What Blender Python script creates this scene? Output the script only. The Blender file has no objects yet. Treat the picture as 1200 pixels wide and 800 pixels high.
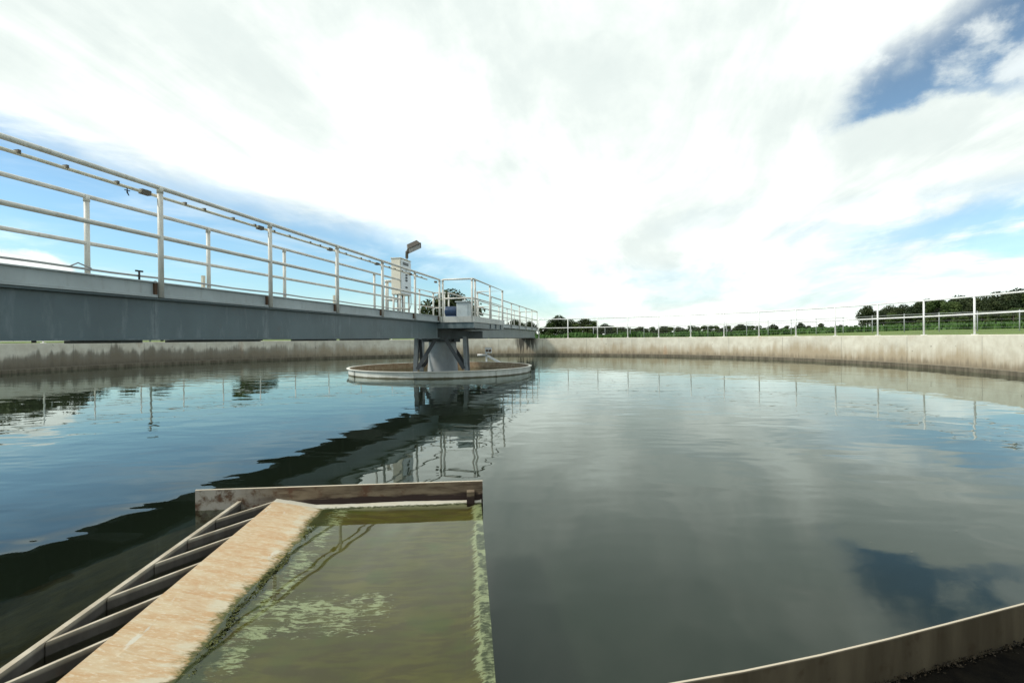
import bpy, math, random
import numpy as np
from mathutils import Vector, Matrix, Euler
random.seed(7); rng = np.random.default_rng(11)
R = math.radians
scene = bpy.context.scene
col = scene.collection

# ------------------------------------------------------------------ constants
CX, CY = -2.3, 16.6            # tank centre (camera stands at the origin, water is z = 0)
EYE = 1.07
WALL_TOP = 1.05
SUN_AZ, SUN_EL = -102.0, 44.0  # degrees, azimuth measured from +Y towards +X

# ------------------------------------------------------------------ mesh builder
class MB:
    def __init__(s): s.v = []; s.f = []; s.sm = []
    def add(s, vs, fs, smooth=False):
        o = len(s.v); s.v += [tuple(p) for p in vs]
        s.f += [tuple(i + o for i in f) for f in fs]; s.sm += [smooth] * len(fs)
    def box(s, c, d, M=None):
        x, y, z = d[0]/2, d[1]/2, d[2]/2
        vs = [Vector((a*x, b*y, e*z)) for e in (-1, 1) for b in (-1, 1) for a in (-1, 1)]
        if M is not None: vs = [M @ p for p in vs]
        vs = [p + Vector(c) for p in vs]
        s.add(vs, [(0,2,3,1),(4,5,7,6),(0,1,5,4),(2,6,7,3),(0,4,6,2),(1,3,7,5)])
    def beam(s, p0, p1, w, h, up=(0,0,1)):
        p0, p1 = Vector(p0), Vector(p1); d = (p1-p0); L = d.length; d.normalize()
        a = d.cross(Vector(up)); a.normalize(); b = a.cross(d)
        M = Matrix((a, d, b)).transposed()
        s.box((p0+p1)/2, (w, L, h), M)
    def tube(s, pts, r, n=10, cap=True):
        pts = [Vector(p) for p in pts]; rs = r if isinstance(r, (list, tuple)) else [r]*len(pts)
        t0 = (pts[1]-pts[0]).normalized()
        ref = Vector((0,0,1)) if abs(t0.z) < .9 else Vector((1,0,0))
        a = t0.cross(ref).normalized(); vs = []; fs = []
        for i, p in enumerate(pts):
            if i == 0: t = t0
            elif i == len(pts)-1: t = (pts[i]-pts[i-1]).normalized()
            else: t = ((pts[i]-pts[i-1]).normalized()+(pts[i+1]-pts[i]).normalized()).normalized()
            a = (a - t*a.dot(t)).normalized(); b = t.cross(a)
            for k in range(n):
                w = 2*math.pi*k/n
                vs.append(p + (a*math.cos(w)+b*math.sin(w))*rs[i])
        for i in range(len(pts)-1):
            for k in range(n):
                k2 = (k+1) % n
                fs.append((i*n+k, i*n+k2, (i+1)*n+k2, (i+1)*n+k))
        s.add(vs, fs, True)
        if cap:
            o = len(s.v) - len(vs)
            s.f.append(tuple(o+k for k in range(n-1, -1, -1))); s.sm.append(False)
            e = o + (len(pts)-1)*n
            s.f.append(tuple(e+k for k in range(n))); s.sm.append(False)
    def lathe(s, prof, n=160, a0=0, a1=360, c=(CX, CY), closed=True, smooth=True):
        full = abs(a1-a0-360) < 1e-6; m = n if full else n+1; k = len(prof); vs = []; fs = []
        for i in range(m):
            w = R(a0 + (a1-a0)*i/n)
            for (r, z) in prof: vs.append((c[0]+r*math.sin(w), c[1]+r*math.cos(w), z))
        for i in range(n):
            j = (i+1) % m
            for q in range(k if closed else k-1):
                q2 = (q+1) % k
                fs.append((i*k+q, j*k+q, j*k+q2, i*k+q2))
        s.add(vs, fs, False)
        if not full and closed:
            o = len(s.v)-len(vs)
            s.f.append(tuple(o+q for q in range(k))); s.sm.append(False)
            s.f.append(tuple(o+(m-1)*k+q for q in range(k-1, -1, -1))); s.sm.append(False)
    def build(s, name, mat, parent=None, bevel=0, auto=None):
        me = bpy.data.meshes.new(name); me.from_pydata(s.v, [], s.f)
        me.polygons.foreach_set('use_smooth', s.sm); me.materials.append(mat); me.update()
        o = bpy.data.objects.new(name, me); col.objects.link(o)
        if parent is not None:
            o.parent = parent; o.matrix_parent_inverse = Matrix.Translation(-Vector(parent.location))
        if bevel:
            b = o.modifiers.new('bevel', 'BEVEL'); b.width = bevel; b.segments = 2; b.limit_method = 'ANGLE'
        return o

class Each:
    # every solid added becomes a mesh object of its own
    def __init__(s, name, mat, parent, bevel=0): s.a = (name, mat, parent, bevel); s.k = []
    def __getattr__(s, nm):
        def f(*a, **k):
            m = MB(); getattr(m, nm)(*a, **k); s.k.append(m)
        return f
    def done(s):
        if s.a[0] == 'splice_plate':
            for m in s.k: out_of_round(m)
        return [m.build(*s.a) for m in s.k]

def out_of_round(mb):
    # the old baffle ring is slightly out of round
    for i, (x, y, z) in enumerate(mb.v):
        r = math.hypot(x-CX, y-CY)
        if 15.3 < r < 15.6:
            a = math.degrees(math.atan2(x-CX, y-CY)) % 360 - 167
            d = .065*math.sin(a/3.2)*math.exp(-(a/9)**2); k = 1 + d/r
            mb.v[i] = (CX+(x-CX)*k, CY+(y-CY)*k, z)

def recalc(o):
    import bmesh
    bm = bmesh.new(); bm.from_mesh(o.data); bmesh.ops.recalc_face_normals(bm, faces=bm.faces); bm.to_mesh(o.data); bm.free()

def tag(o, label=None, cat=None, group=None, kind=None):
    if label: o['label'] = label
    if cat: o['category'] = cat
    if group: o['group'] = group
    if kind: o['kind'] = kind
    return o
def empty(name, loc, label, cat, group=None):
    o = bpy.data.objects.new(name, None); col.objects.link(o); o.location = loc; o.empty_display_size = .2
    return tag(o, label, cat, group)

# ------------------------------------------------------------------ node helper
class NT:
    def __init__(s, tree): s.t = tree; s.n = tree.nodes; s.l = tree.links
    def new(s, ty, **kw):
        n = s.n.new(ty)
        for k, v in kw.items(): setattr(n, k, v)
        return n
    def put(s, sock, v):
        if v is None: return
        if isinstance(v, bpy.types.NodeSocket): s.l.new(v, sock)
        else:
            if isinstance(v, (tuple, list)) and len(v) == 3 and sock.type == 'RGBA': v = (*v, 1)
            sock.default_value = v
    def m(s, op, a, b=None, c=None, clamp=False):
        n = s.new('ShaderNodeMath', operation=op, use_clamp=clamp)
        s.put(n.inputs[0], a); s.put(n.inputs[1], b); s.put(n.inputs[2], c); return n.outputs[0]
    def ss(s, x, lo, hi, a=0., b=1.):
        n = s.new('ShaderNodeMapRange', interpolation_type='SMOOTHSTEP')
        for i, v in enumerate((x, lo, hi, a, b)): s.put(n.inputs[i], v)
        return n.outputs[0]
    def noise(s, vec, scale, detail=6, rough=.55, dist=0., out=0):
        n = s.new('ShaderNodeTexNoise'); s.put(n.inputs['Vector'], vec)
        n.inputs['Scale'].default_value = scale; n.inputs['Detail'].default_value = detail
        n.inputs['Roughness'].default_value = rough; n.inputs['Distortion'].default_value = dist
        return n.outputs[out]
    def mix(s, f, a, b, mode='MIX'):
        n = s.new('ShaderNodeMix', data_type='RGBA', blend_type=mode); n.clamp_factor = True
        s.put(n.inputs[0], f); s.put(n.inputs[6], a); s.put(n.inputs[7], b); return n.outputs[2]
    def scalev(s, v, sc):
        n = s.new('ShaderNodeVectorMath', operation='MULTIPLY'); s.put(n.inputs[0], v); n.inputs[1].default_value = sc; return n.outputs[0]
    def sep(s, v):
        n = s.new('ShaderNodeSeparateXYZ'); s.put(n.inputs[0], v); return n.outputs
    def comb(s, x, y, z):
        n = s.new('ShaderNodeCombineXYZ'); s.put(n.inputs[0], x); s.put(n.inputs[1], y); s.put(n.inputs[2], z); return n.outputs[0]
    def bump(s, h, strength, dist):
        n = s.new('ShaderNodeBump'); n.inputs['Strength'].default_value = strength; n.inputs['Distance'].default_value = dist
        s.put(n.inputs['Height'], h); return n.outputs[0]
    def pos(s): return s.new('ShaderNodeNewGeometry').outputs['Position']

def material(name):
    m = bpy.data.materials.new(name); m.use_nodes = True; nt = NT(m.node_tree)
    return m, nt, m.node_tree.nodes['Principled BSDF']

def paint(name, base, var=.12, rough=.5, dirt=(.10,.08,.05), dirt_amt=.25, metal=0., scale=3., rust=0.):
    m, n, p = material(name); P = n.pos()
    a = n.noise(P, scale, 6, .6); b = n.noise(n.scalev(P, (1,1,.25)), scale*6, 4, .6)
    c = n.mix(n.ss(a, .35, .7), tuple(x*(1-var) for x in base), tuple(min(1, x*(1+var)) for x in base))
    c = n.mix(n.m('MULTIPLY', n.ss(b, .52, .75), dirt_amt), c, dirt)
    if rust: c = n.mix(n.m('MULTIPLY', n.ss(n.noise(P, scale*3.1, 7, .7), .6, .68), rust), c, (.16,.06,.025))
    n.put(p.inputs['Base Color'], c); n.put(p.inputs['Roughness'], n.m('ADD', n.m('MULTIPLY', b, .25), rough-.12))
    p.inputs['Metallic'].default_value = metal
    n.put(p.inputs['Normal'], n.bump(b, .15, .004)); return m

M = {}
M['rail_paint'] = paint('rail paint', (.64,.62,.56), .1, .5, (.25,.19,.13), .35, 0, 4, .25)
M['wall_rail'] = paint('white rail paint', (.80,.79,.76), .06, .45, (.4,.35,.28), .3, 0, 4)
M['conduit'] = paint('cream conduit', (.74,.68,.54), .1, .5, (.2,.15,.1), .5, 0, 6)
M['girder'] = paint('blue grey girder paint', (.085,.122,.132), .12, .42, (.20,.24,.25), .5, 0, 1.2, .12)
def girder_detail():
    m = M['girder']; n = NT(m.node_tree); p = m.node_tree.nodes['Principled BSDF']; lk = p.inputs['Base Color'].links[0]; src = lk.from_socket
    x, y, z = n.sep(n.pos()); u = n.m('ADD', n.m('MULTIPLY', n.m('SUBTRACT', x, CX), .1975), n.m('MULTIPLY', n.m('SUBTRACT', y, CY), .9803))
    f = n.m('ABSOLUTE', n.m('SUBTRACT', n.m('FRACT', n.m('DIVIDE', n.m('ADD', u, 1.80+1.8425*20+.92), 1.8425)), .5))
    nz = n.noise(n.scalev(n.pos(), (2, 2, .7)), 3, 6, .65)
    sc = n.m('MULTIPLY', n.ss(n.m('ADD', f, n.m('MULTIPLY', n.m('SUBTRACT', nz, .5), .10)), .012, .05, 1., 0.), n.ss(nz, .42, .62))
    c = n.mix(n.m('MULTIPLY', sc, .6), src, (.22,.26,.27))
    dr = n.m('MULTIPLY', n.ss(n.noise(n.scalev(n.pos(), (1,1,.06)), 14, 5, .6), .60, .70), n.ss(n.m('ADD', z, n.m('MULTIPLY', nz, .4)), 1.35, 1.75))
    c = n.mix(n.m('MULTIPLY', dr, .12), c, (.06,.05,.04))
    c = n.mix(n.m('MULTIPLY', n.m('LESS_THAN', f, .0016), .6), c, (.04,.05,.055))
    n.put(p.inputs['Base Color'], c)
girder_detail()
M['toe'] = paint('grey toe plate', (.36,.40,.40), .10, .5, (.2,.19,.17), .35, 0, 1.6, .1)
M['pale_toe'] = paint('pale grey panel', (.46,.47,.44), .10, .5, (.25,.22,.18), .35, 0, 2, .1)
M['dark_steel'] = paint('dark drive steel', (.10,.115,.12), .2, .5, (.05,.045,.04), .5, 0, 2, .15)
M['cage'] = paint('grey painted steel', (.24,.26,.265), .15, .5, (.10,.08,.06), .5, 0, 2, .3)
M['brace'] = paint('dark brace steel', (.085,.09,.095), .2, .5, (.06,.045,.035), .5, 0, 3, .3)
M['column'] = paint('column paint', (.34,.36,.36), .12, .55, (.2,.17,.12), .4, 0, 1.5, .15)
M['deck'] = paint('grating', (.3,.31,.31), .1, .6)
M['rust'] = paint('rusty steel', (.10,.055,.03), .35, .8, (.05,.03,.02), .5, 0, 8)
M['black'] = paint('black rubber', (.02,.02,.022), .2, .6)
M['cream'] = paint('cream cabinet paint', (.74,.68,.56), .04, .4, (.4,.35,.28), .15, 0, 3)
M['cab_grey'] = paint('pale door paint', (.62,.66,.68), .04, .4, (.4,.4,.4), .15, 0, 3)
M['blue'] = paint('blue motor paint', (.025,.058,.125), .15, .4)
M['gear'] = paint('galvanised casing', (.42,.47,.48), .12, .45, (.25,.25,.25), .4)
M['lamp'] = paint('bronze lamp housing', (.085,.073,.058), .12, .45)
M['fleck'] = paint('scum fleck', (.34,.34,.29), .1, .8)
M['clip'] = paint('dark clip', (.13,.11,.085), .2, .6)
M['galv'] = paint('galvanised post', (.33,.34,.34), .12, .5)
M['white'] = paint('white plastic', (.78,.77,.74), .06, .45)

def lens_mat():
    m, n, p = material('lamp lens'); p.inputs['Base Color'].default_value = (.35,.36,.36,1); p.inputs['Roughness'].default_value = .12; return m
M['lens'] = lens_mat()

def concrete(name):
    m, n, p = material(name); P = n.pos(); x, y, z = n.sep(P)
    dx = n.m('SUBTRACT', x, CX); dy = n.m('SUBTRACT', y, CY)
    th = n.m('ARCTAN2', dx, dy)
    cyl = n.comb(n.m('MULTIPLY', n.m('SINE', th), 17), n.m('MULTIPLY', n.m('COSINE', th), 17), z)
    big = n.noise(cyl, .55, 5, .6); mid = n.noise(cyl, 2.6, 8, .62)
    st1 = n.noise(n.scalev(cyl, (1,1,.12)), 2.2, 5, .6); st2 = n.noise(n.scalev(cyl, (1,1,.08)), 7, 5, .6)
    c = n.mix(n.ss(mid, .3, .7), (.57,.525,.415), (.70,.665,.55))
    c = n.mix(n.m('MULTIPLY', n.ss(big, .5, .7), .45), c, (.46,.43,.355))
    # ragged tide stain creeping up from the water
    edge = n.m('ADD', n.m('ADD', n.m('MULTIPLY', n.m('SUBTRACT', st1, .5), 1.1), n.m('MULTIPLY', n.m('SUBTRACT', st2, .5), .55)), n.m('MULTIPLY', n.m('SUBTRACT', big, .5), .9))
    d = n.m('SUBTRACT', n.m('ADD', edge, .60), z)
    f = n.m('MULTIPLY', n.ss(d, -.14, .42), n.m('ADD', .40, n.m('MULTIPLY', mid, .5)))
    c = n.mix(f, c, (.33,.235,.12))
    gr = n.m('MULTIPLY', n.ss(n.m('SUBTRACT', n.m('ADD', n.m('MULTIPLY', n.m('SUBTRACT', st2, .5), .7), .22), z), -.06, .2), .5)
    c = n.mix(gr, c, (.115,.095,.06))
    rs = n.m('MULTIPLY', n.ss(n.noise(n.scalev(cyl, (1,1,.25)), 1.3, 6, .6), .62, .72), .45)
    c = n.mix(rs, c, (.42,.235,.11))
    sp = n.m('MULTIPLY', n.ss(n.noise(cyl, 5.5, 3, .6), .68, .74), .7)
    c = n.mix(sp, c, (.16,.15,.11))
    # formwork joints every 6.43 degrees, weak
    fr = n.m('ABSOLUTE', n.m('SUBTRACT', n.m('FRACT', n.m('MULTIPLY', n.m('DIVIDE', th, 2*math.pi), 37.0)), .5))
    jl = n.m('MULTIPLY', n.m('LESS_THAN', fr, .0035), n.m('LESS_THAN', z, 1.0))
    c = n.mix(n.m('MULTIPLY', jl, .55), c, (.17,.15,.12))
    # left side turned from the sun: its shade painted in as darker brown
    wet_shade = n.ss(n.m('SINE', n.m('ADD', th, 0.0)), -.30, -.85)
    c = n.mix(n.m('MULTIPLY', n.m('MULTIPLY', wet_shade, n.ss(n.m('SUBTRACT', n.m('ADD', edge, .62), z), -.2, .1)), .75), c, (.13,.115,.085))
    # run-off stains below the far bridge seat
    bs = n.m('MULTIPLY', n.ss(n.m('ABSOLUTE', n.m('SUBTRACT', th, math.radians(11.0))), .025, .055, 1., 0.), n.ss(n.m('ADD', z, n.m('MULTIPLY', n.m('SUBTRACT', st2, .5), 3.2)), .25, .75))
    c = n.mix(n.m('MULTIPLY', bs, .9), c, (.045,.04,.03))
    n.put(p.inputs['Base Color'], c); p.inputs['Roughness'].default_value = .88
    n.put(p.inputs['Normal'], n.bump(n.m('ADD', mid, n.m('MULTIPLY', n.noise(cyl, 30, 4, .6), .4)), .35, .02)); return m
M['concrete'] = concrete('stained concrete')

def moss_mat(name, a, b, sc=9):
    m, n, p = material(name); P = n.pos(); f = n.noise(P, sc, 8, .65)
    n.put(p.inputs['Base Color'], n.mix(n.ss(f, .35, .65), a, b)); p.inputs['Roughness'].default_value = .9
    n.put(p.inputs['Normal'], n.bump(f, .6, .03)); return m
M['dark_moss'] = moss_mat('dark wet concrete', (.002,.002,.0018), (.006,.0055,.004))
M['dark_moss'].node_tree.nodes['Principled BSDF'].inputs['Specular IOR Level'].default_value = .05
M['fringe'] = moss_mat('brown algae', (.008,.007,.004), (.028,.019,.008), 20)
M['algae'] = moss_mat('green algae', (.035,.045,.010), (.13,.14,.035), 24)
M['algae_dark'] = moss_mat('submerged algae', (.006,.0065,.0025), (.026,.024,.009), 7)
M['murk'] = moss_mat('murky water', (.005,.014,.009), (.009,.021,.014), .6)

def baffle_mat():
    m, n, p = material('stained baffle'); P = n.pos(); x, y, z = n.sep(P)
    a = n.noise(n.scalev(P, (1,1,.15)), 5, 6, .6); b = n.noise(P, 14, 6, .6)
    c = n.mix(n.ss(a, .35, .68), (.085,.07,.045), (.17,.145,.10))
    c = n.mix(n.m('MULTIPLY', n.ss(b, .55, .7), .5), c, (.06,.04,.02))
    c = n.mix(n.ss(z, .119, .1248), c, (.50,.44,.34))  # lit rim line painted along the top of the baffle
    n.put(p.inputs['Base Color'], c); p.inputs['Roughness'].default_value = .75
    n.put(p.inputs['Normal'], n.bump(b, .2, .005)); return m
M['baffle'] = baffle_mat()

# frame of the scum beach: t along the radius, s across
AX = Vector((-.085, .99638, 0)); SX = Vector((.99638, .085, 0))
def bp(s, t, z): return AX*t + SX*s + Vector((0,0,z))
def st_coords(n):
    x, y, z = n.sep(n.pos())
    s = n.m('ADD', n.m('MULTIPLY', x, SX.x), n.m('MULTIPLY', y, SX.y))
    t = n.m('ADD', n.m('MULTIPLY', x, AX.x), n.m('MULTIPLY', y, AX.y))
    return s, t, z

def beach_mat():
    m, n, p = material('beach plate'); s, t, z = st_coords(n); v = n.comb(s, t, 0.)
    str_ = n.noise(n.scalev(v, (1.5, 6, 1)), 3.6, 8, .65, .4)      # brushed streaks across the plate
    fine = n.noise(n.scalev(v, (3.5, 9, 1)), 10, 6, .7)
    blot = n.noise(v, 2.4, 7, .6); med = n.noise(v, 9, 8, .65, .8)
    dry = n.mix(n.ss(str_, .36, .62), (.45,.295,.155), (.50,.40,.26))
    dry = n.mix(n.m('MULTIPLY', n.ss(fine, .48, .66), .75), dry, (.58,.52,.39))
    dry = n.mix(n.m('MULTIPLY', n.ss(n.m('ADD', n.m('MULTIPLY', blot, .6), n.m('MULTIPLY', med, .4)), .48, .62), .4), dry, (.42,.235,.105))
    dry = n.mix(n.m('MULTIPLY', n.ss(n.noise(n.scalev(v, (5, 1.3, 1)), 3, 5, .6), .64, .70), .7), dry, (.55,.55,.48))
    wet_shade = n.mix(n.ss(blot, .32, .68), (.098,.088,.008), (.175,.142,.022))
    wet_shade = n.mix(n.m('MULTIPLY', n.ss(str_, .42, .6), .8), wet_shade, (.088,.058,.014))
    wet_shade = n.mix(n.m('MULTIPLY', n.ss(n.noise(v, 3.4, 5, .6), .52, .7), .7), wet_shade, (.085,.112,.010))
    # white lime scale: a ragged band along the waterline, patches, and a crust on the right rim
    w0 = n.ss(n.m('ABSOLUTE', n.m('ADD', s, .83)), .02, .17, 1., 0.)
    w1 = n.m('MULTIPLY', n.ss(n.m('ABSOLUTE', n.m('SUBTRACT', t, 2.10)), .02, .34, 1., 0.), n.ss(n.m('ABSOLUTE', n.m('ADD', s, .60)), .10, .55, 1., 0.))
    w2 = n.ss(s, -.04, .065)
    mm = n.m('MAXIMUM', n.m('MULTIPLY', w0, .88), n.m('MAXIMUM', n.m('MULTIPLY', w1, .95), n.m('MULTIPLY', w2, 1.5)))
    pat = n.m('ADD', n.m('MULTIPLY', med, .40), n.m('MULTIPLY', n.noise(n.scalev(v, (1., 3.2, 1)), 17, 8, .75, .8), .70))
    sc = n.ss(n.m('ADD', pat, n.m('MULTIPLY', mm, .225)), .74, .79)
    wet_shade = n.mix(n.m('MULTIPLY', sc, .9), wet_shade, (.52,.55,.40))
    zz = n.m('ADD', z, n.m('MULTIPLY', n.m('ADD', n.m('SUBTRACT', med, .5), n.m('MULTIPLY', n.m('SUBTRACT', n.noise(n.scalev(v, (1, 2.2, 1)), 34, 6, .7), .5), .9)), .022))
    c = n.mix(n.ss(zz, .000, .010), wet_shade, dry)
    c = n.mix(n.ss(t, 3.32, 3.335), c, (.50,.48,.40))
    pale = n.m('MULTIPLY', n.ss(n.m('ABSOLUTE', n.m('SUBTRACT', zz, .012)), .002, .010, 1., 0.), n.ss(str_, .42, .6, 0., .65))
    c = n.mix(pale, c, (.50,.47,.36))
    gl = n.m('MULTIPLY', n.ss(n.m('ABSOLUTE', n.m('ADD', zz, .002)), .0015, .007, 1., 0.), n.ss(med, .36, .5))
    c = n.mix(gl, c, (.055,.065,.018))
    gd = n.m('MULTIPLY', n.ss(s, -.90, -.72, 1., 0.), n.ss(n.noise(v, 16, 6, .7, .5), .56, .62))
    c = n.mix(n.m('MULTIPLY', gd, n.ss(zz, .012, -.004)), c, (.07,.085,.022))
    n.put(p.inputs['Base Color'], c); p.inputs['Roughness'].default_value = .8
    n.put(p.inputs['Normal'], n.bump(n.m('ADD', fine, n.m('MULTIPLY', sc, .6)), .3, .004)); return m
M['beach'] = beach_mat()

def endplate_mat():
    m, n, p = material('weathered end plate'); s, t, z = st_coords(n); v = n.comb(s, t, z)
    a = n.noise(n.scalev(v, (.8, 1, 5)), 5, 8, .65); b = n.noise(v, 11, 7, .65); big = n.noise(v, 1.9, 5, .6)
    left = n.ss(n.m('ADD', s, n.m('MULTIPLY', n.m('SUBTRACT', big, .5), .7)), -1.15, -1.45)
    c = n.mix(n.ss(a, .34, .62), (.075,.05,.03), (.19,.15,.10))
    c = n.mix(n.ss(b, .50, .66), c, (.10,.05,.028))
    c = n.mix(n.m('MULTIPLY', left, n.ss(b, .62, .45)), c, (.36,.335,.29))
    low = n.ss(n.m('ADD', z, n.m('MULTIPLY', n.m('SUBTRACT', a, .5), .06)), .062, .040)
    c = n.mix(n.m('MULTIPLY', low, n.ss(s, -1.25, -1.0)), c, (.022,.010,.008))
    c = n.mix(n.ss(z, .1255, .1285), c, (.66,.58,.45))  # light on the upper edge put into the plate colour
    n.put(p.inputs['Base Color'], c); p.inputs['Roughness'].default_value = .8
    n.put(p.inputs['Normal'], n.bump(b, .3, .006)); return m
M['endplate'] = endplate_mat()

def rib_mat():
    m, n, p = material('trough steel'); P = n.pos(); x, y, z = n.sep(P)
    a = n.noise(n.scalev(P, (1,1,.3)), 7, 7, .65); b = n.noise(P, 3, 5, .6)
    c = n.mix(n.ss(a, .35, .65), (.07,.062,.052), (.12,.108,.09))
    c = n.mix(n.m('MULTIPLY', n.ss(b, .55, .68), .8), c, (.15,.07,.04))
    c = n.mix(n.ss(z, .028, .040), c, n.mix(n.ss(a, .4, .6), (.36,.31,.23), (.48,.43,.34)))  # tops paler than the faces: their lit edges are painted in
    n.put(p.inputs['Base Color'], c); p.inputs['Roughness'].default_value = .75; return m
M['rib'] = rib_mat()

def ring_mat():
    m, n, p = material('ring paint'); P = n.pos(); x, y, z = n.sep(P)
    rr = n.m('SQRT', n.m('ADD', n.m('POWER', n.m('SUBTRACT', x, CX), 2.), n.m('POWER', n.m('SUBTRACT', y, CY), 2.)))
    a = n.noise(n.scalev(P, (1,1,.2)), 3, 6, .6); b = n.noise(P, 9, 6, .6)
    c = n.mix(n.ss(a, .35, .7), (.50,.50,.44), (.62,.62,.56))
    c = n.mix(n.m('MULTIPLY', n.ss(b, .55, .7), .35), c, (.34,.29,.2))
    c = n.mix(n.ss(n.m('ADD', z, n.m('MULTIPLY', n.m('SUBTRACT', a, .5), .05)), .045, .02), c, (.10,.09,.05))
    inner = n.m('LESS_THAN', rr, 2.865)
    c = n.mix(inner, c, n.mix(n.ss(b, .3, .7), (.30,.18,.095), (.45,.33,.20)))
    c = n.mix(n.ss(z, .194, .199), c, (.66,.64,.56))
    n.put(p.inputs['Base Color'], c); p.inputs['Roughness'].default_value = .6; return m
M['ring'] = ring_mat()

def water_mat():
    m = bpy.data.materials.new('tank water'); m.use_nodes = True; n = NT(m.node_tree); n.n.clear()
    P = n.pos(); x, y, z = n.sep(P)
    s, t, _ = st_coords(n)
    on = n.m('MULTIPLY', n.m('MULTIPLY', n.ss(s, -.1, .1, 1., 0.), n.ss(s, -1.5, -1.2)), n.ss(t, 3.2, 3.45, 1., 0.))
    calm = n.ss(n.noise(P, .16, 2, .5), .38, .62, .45, 1.2)
    h = n.m('ADD', n.m('MULTIPLY', n.noise(n.scalev(P, (.75,1.25,1)), 1.5, 2, .5, .3), 1.0), n.m('MULTIPLY', n.noise(n.scalev(P, (.7,1.3,1)), 4.2, 2, .5, .2), .045))
    h = n.m('MULTIPLY', n.m('MULTIPLY', h, calm), n.m('SUBTRACT', 1., n.m('MULTIPLY', on, .65)))
    nb = n.bump(h, 1., WAVE)
    fr = n.new('ShaderNodeFresnel'); fr.inputs['IOR'].default_value = 1.365; n.l.new(nb, fr.inputs['Normal'])
    gl = n.new('ShaderNodeBsdfGlossy'); gl.inputs['Roughness'].default_value = 0.0; gl.inputs['Color'].default_value = (.89,.965,.935,1); n.l.new(nb, gl.inputs['Normal'])
    tr = n.new('ShaderNodeBsdfTransparent'); tr.inputs['Color'].default_value = (.82,.86,.72,1)
    mx = n.new('ShaderNodeMixShader'); n.l.new(fr.outputs[0], mx.inputs[0]); n.l.new(tr.outputs[0], mx.inputs[1]); n.l.new(gl.outputs[0], mx.inputs[2])
    o = n.new('ShaderNodeOutputMaterial'); n.l.new(mx.outputs[0], o.inputs[0]); return m
WAVE = .0085
M['water'] = water_mat()

def ground_mat():
    m, n, p = material('field'); P = n.pos(); a = n.noise(P, .05, 6, .6); b = n.noise(P, .6, 8, .7); f = n.noise(P, 6, 6, .7)
    c = n.mix(n.ss(a, .35, .65), (.105,.165,.03), (.15,.215,.045))
    c = n.mix(n.m('MULTIPLY', n.ss(b, .4, .7), .6), c, (.15,.16,.055))
    c = n.mix(n.m('MULTIPLY', n.ss(f, .45, .7), .5), c, (.05,.085,.018))
    n.put(p.inputs['Base Color'], c); p.inputs['Roughness'].default_value = .95
    n.put(p.inputs['Normal'], n.bump(f, .8, .08)); return m
M['field'] = ground_mat()

def leaf_mat(name, a, b, sc):
    m, n, p = material(name); P = n.pos()
    oi = n.new('ShaderNodeObjectInfo').outputs['Random']
    f = n.m('ADD', n.m('MULTIPLY', n.noise(P, sc, 4, .6), .8), n.m('MULTIPLY', oi, .25))
    c = n.mix(n.ss(f, .3, .75), a, b)
    n.put(p.inputs['Base Color'], c); p.inputs['Roughness'].default_value = .65
    p.inputs['Specular IOR Level'].default_value = .2
    return m
M['leaf'] = leaf_mat('dark leaves', (.020,.034,.013), (.060,.075,.026), .5)
M['leaf_light'] = leaf_mat('lighter leaves', (.040,.070,.018), (.085,.115,.032), .5)
M['tallgrass'] = leaf_mat('tall green growth', (.045,.10,.024), (.075,.145,.034), .3)
M['bark'] = moss_mat('bark', (.05,.04,.03), (.11,.09,.07), 3)

# ------------------------------------------------------------------ ground, water, tank
def ground_z(x, y):
    rr = math.hypot(x-CX, y-CY); az = math.degrees(math.atan2(x, y))
    k = .0048 + .0115*min(1, max(0, (az-22)/16))*min(1, max(0, (110-az)/30))
    d = max(0, rr-22); d2 = min(d, 130) + .25*max(0, min(d, 900)-130)
    return .80 + k*d2
rings = [17.24, 17.6, 18.5, 20, 22, 25, 29, 34, 40, 47, 55, 65, 77, 92, 110, 130, 160, 200, 260, 350, 500, 800, 1400, 3000, 8000]
g = MB(); NA = 180; vs = []; fs = []
for r in rings:
    for k in range(NA):
        w = 2*math.pi*k/NA; x = CX+r*math.sin(w); y = CY+r*math.cos(w)
        vs.append((x, y, ground_z(x, y) + (random.uniform(-.03,.03) if r > 19 else 0)))
for i in range(len(rings)-1):
    for k in range(NA):
        k2 = (k+1) % NA; fs.append((i*NA+k, i*NA+k2, (i+1)*NA+k2, (i+1)*NA+k))
g.add(vs, fs, True); go = g.build('ground', M['field']); recalc(go); tag(go, kind='structure')

w = MB(); w.lathe([(.02, 0.0), (2.0, 0), (5, 0), (9, 0), (12, 0), (15.398, 0)], 360, closed=False); out_of_round(w); wo = w.build('water', M['water']); recalc(wo)
if wo.data.polygons[0].normal.z < 0: wo.data.flip_normals()
tag(wo, kind='structure')
f = MB(); f.lathe([(.02, -.42), (15.6, -.42)], 96, closed=False); fo = f.build('murk_sheet', M['murk']); tag(fo, kind='structure')  # dark sheet added just below the surface to give the murky water its colour

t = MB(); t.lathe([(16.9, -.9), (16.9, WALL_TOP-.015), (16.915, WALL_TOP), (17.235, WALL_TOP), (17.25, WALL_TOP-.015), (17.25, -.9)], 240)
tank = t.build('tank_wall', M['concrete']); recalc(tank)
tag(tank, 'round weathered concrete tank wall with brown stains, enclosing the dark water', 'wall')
t = MB(); t.lathe([(15.415, -.9), (15.415, -.004), (15.55, -.004), (15.56, -.014), (15.56, -.9)], 360); out_of_round(t)
lw = t.build('launder_wall', M['dark_moss'], tank); recalc(lw)
t = MB(); t.lathe([(15.56, -.88), (16.9, -.88)], 120, closed=False); t.build('launder_floor', M['dark_moss'], tank)

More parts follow.
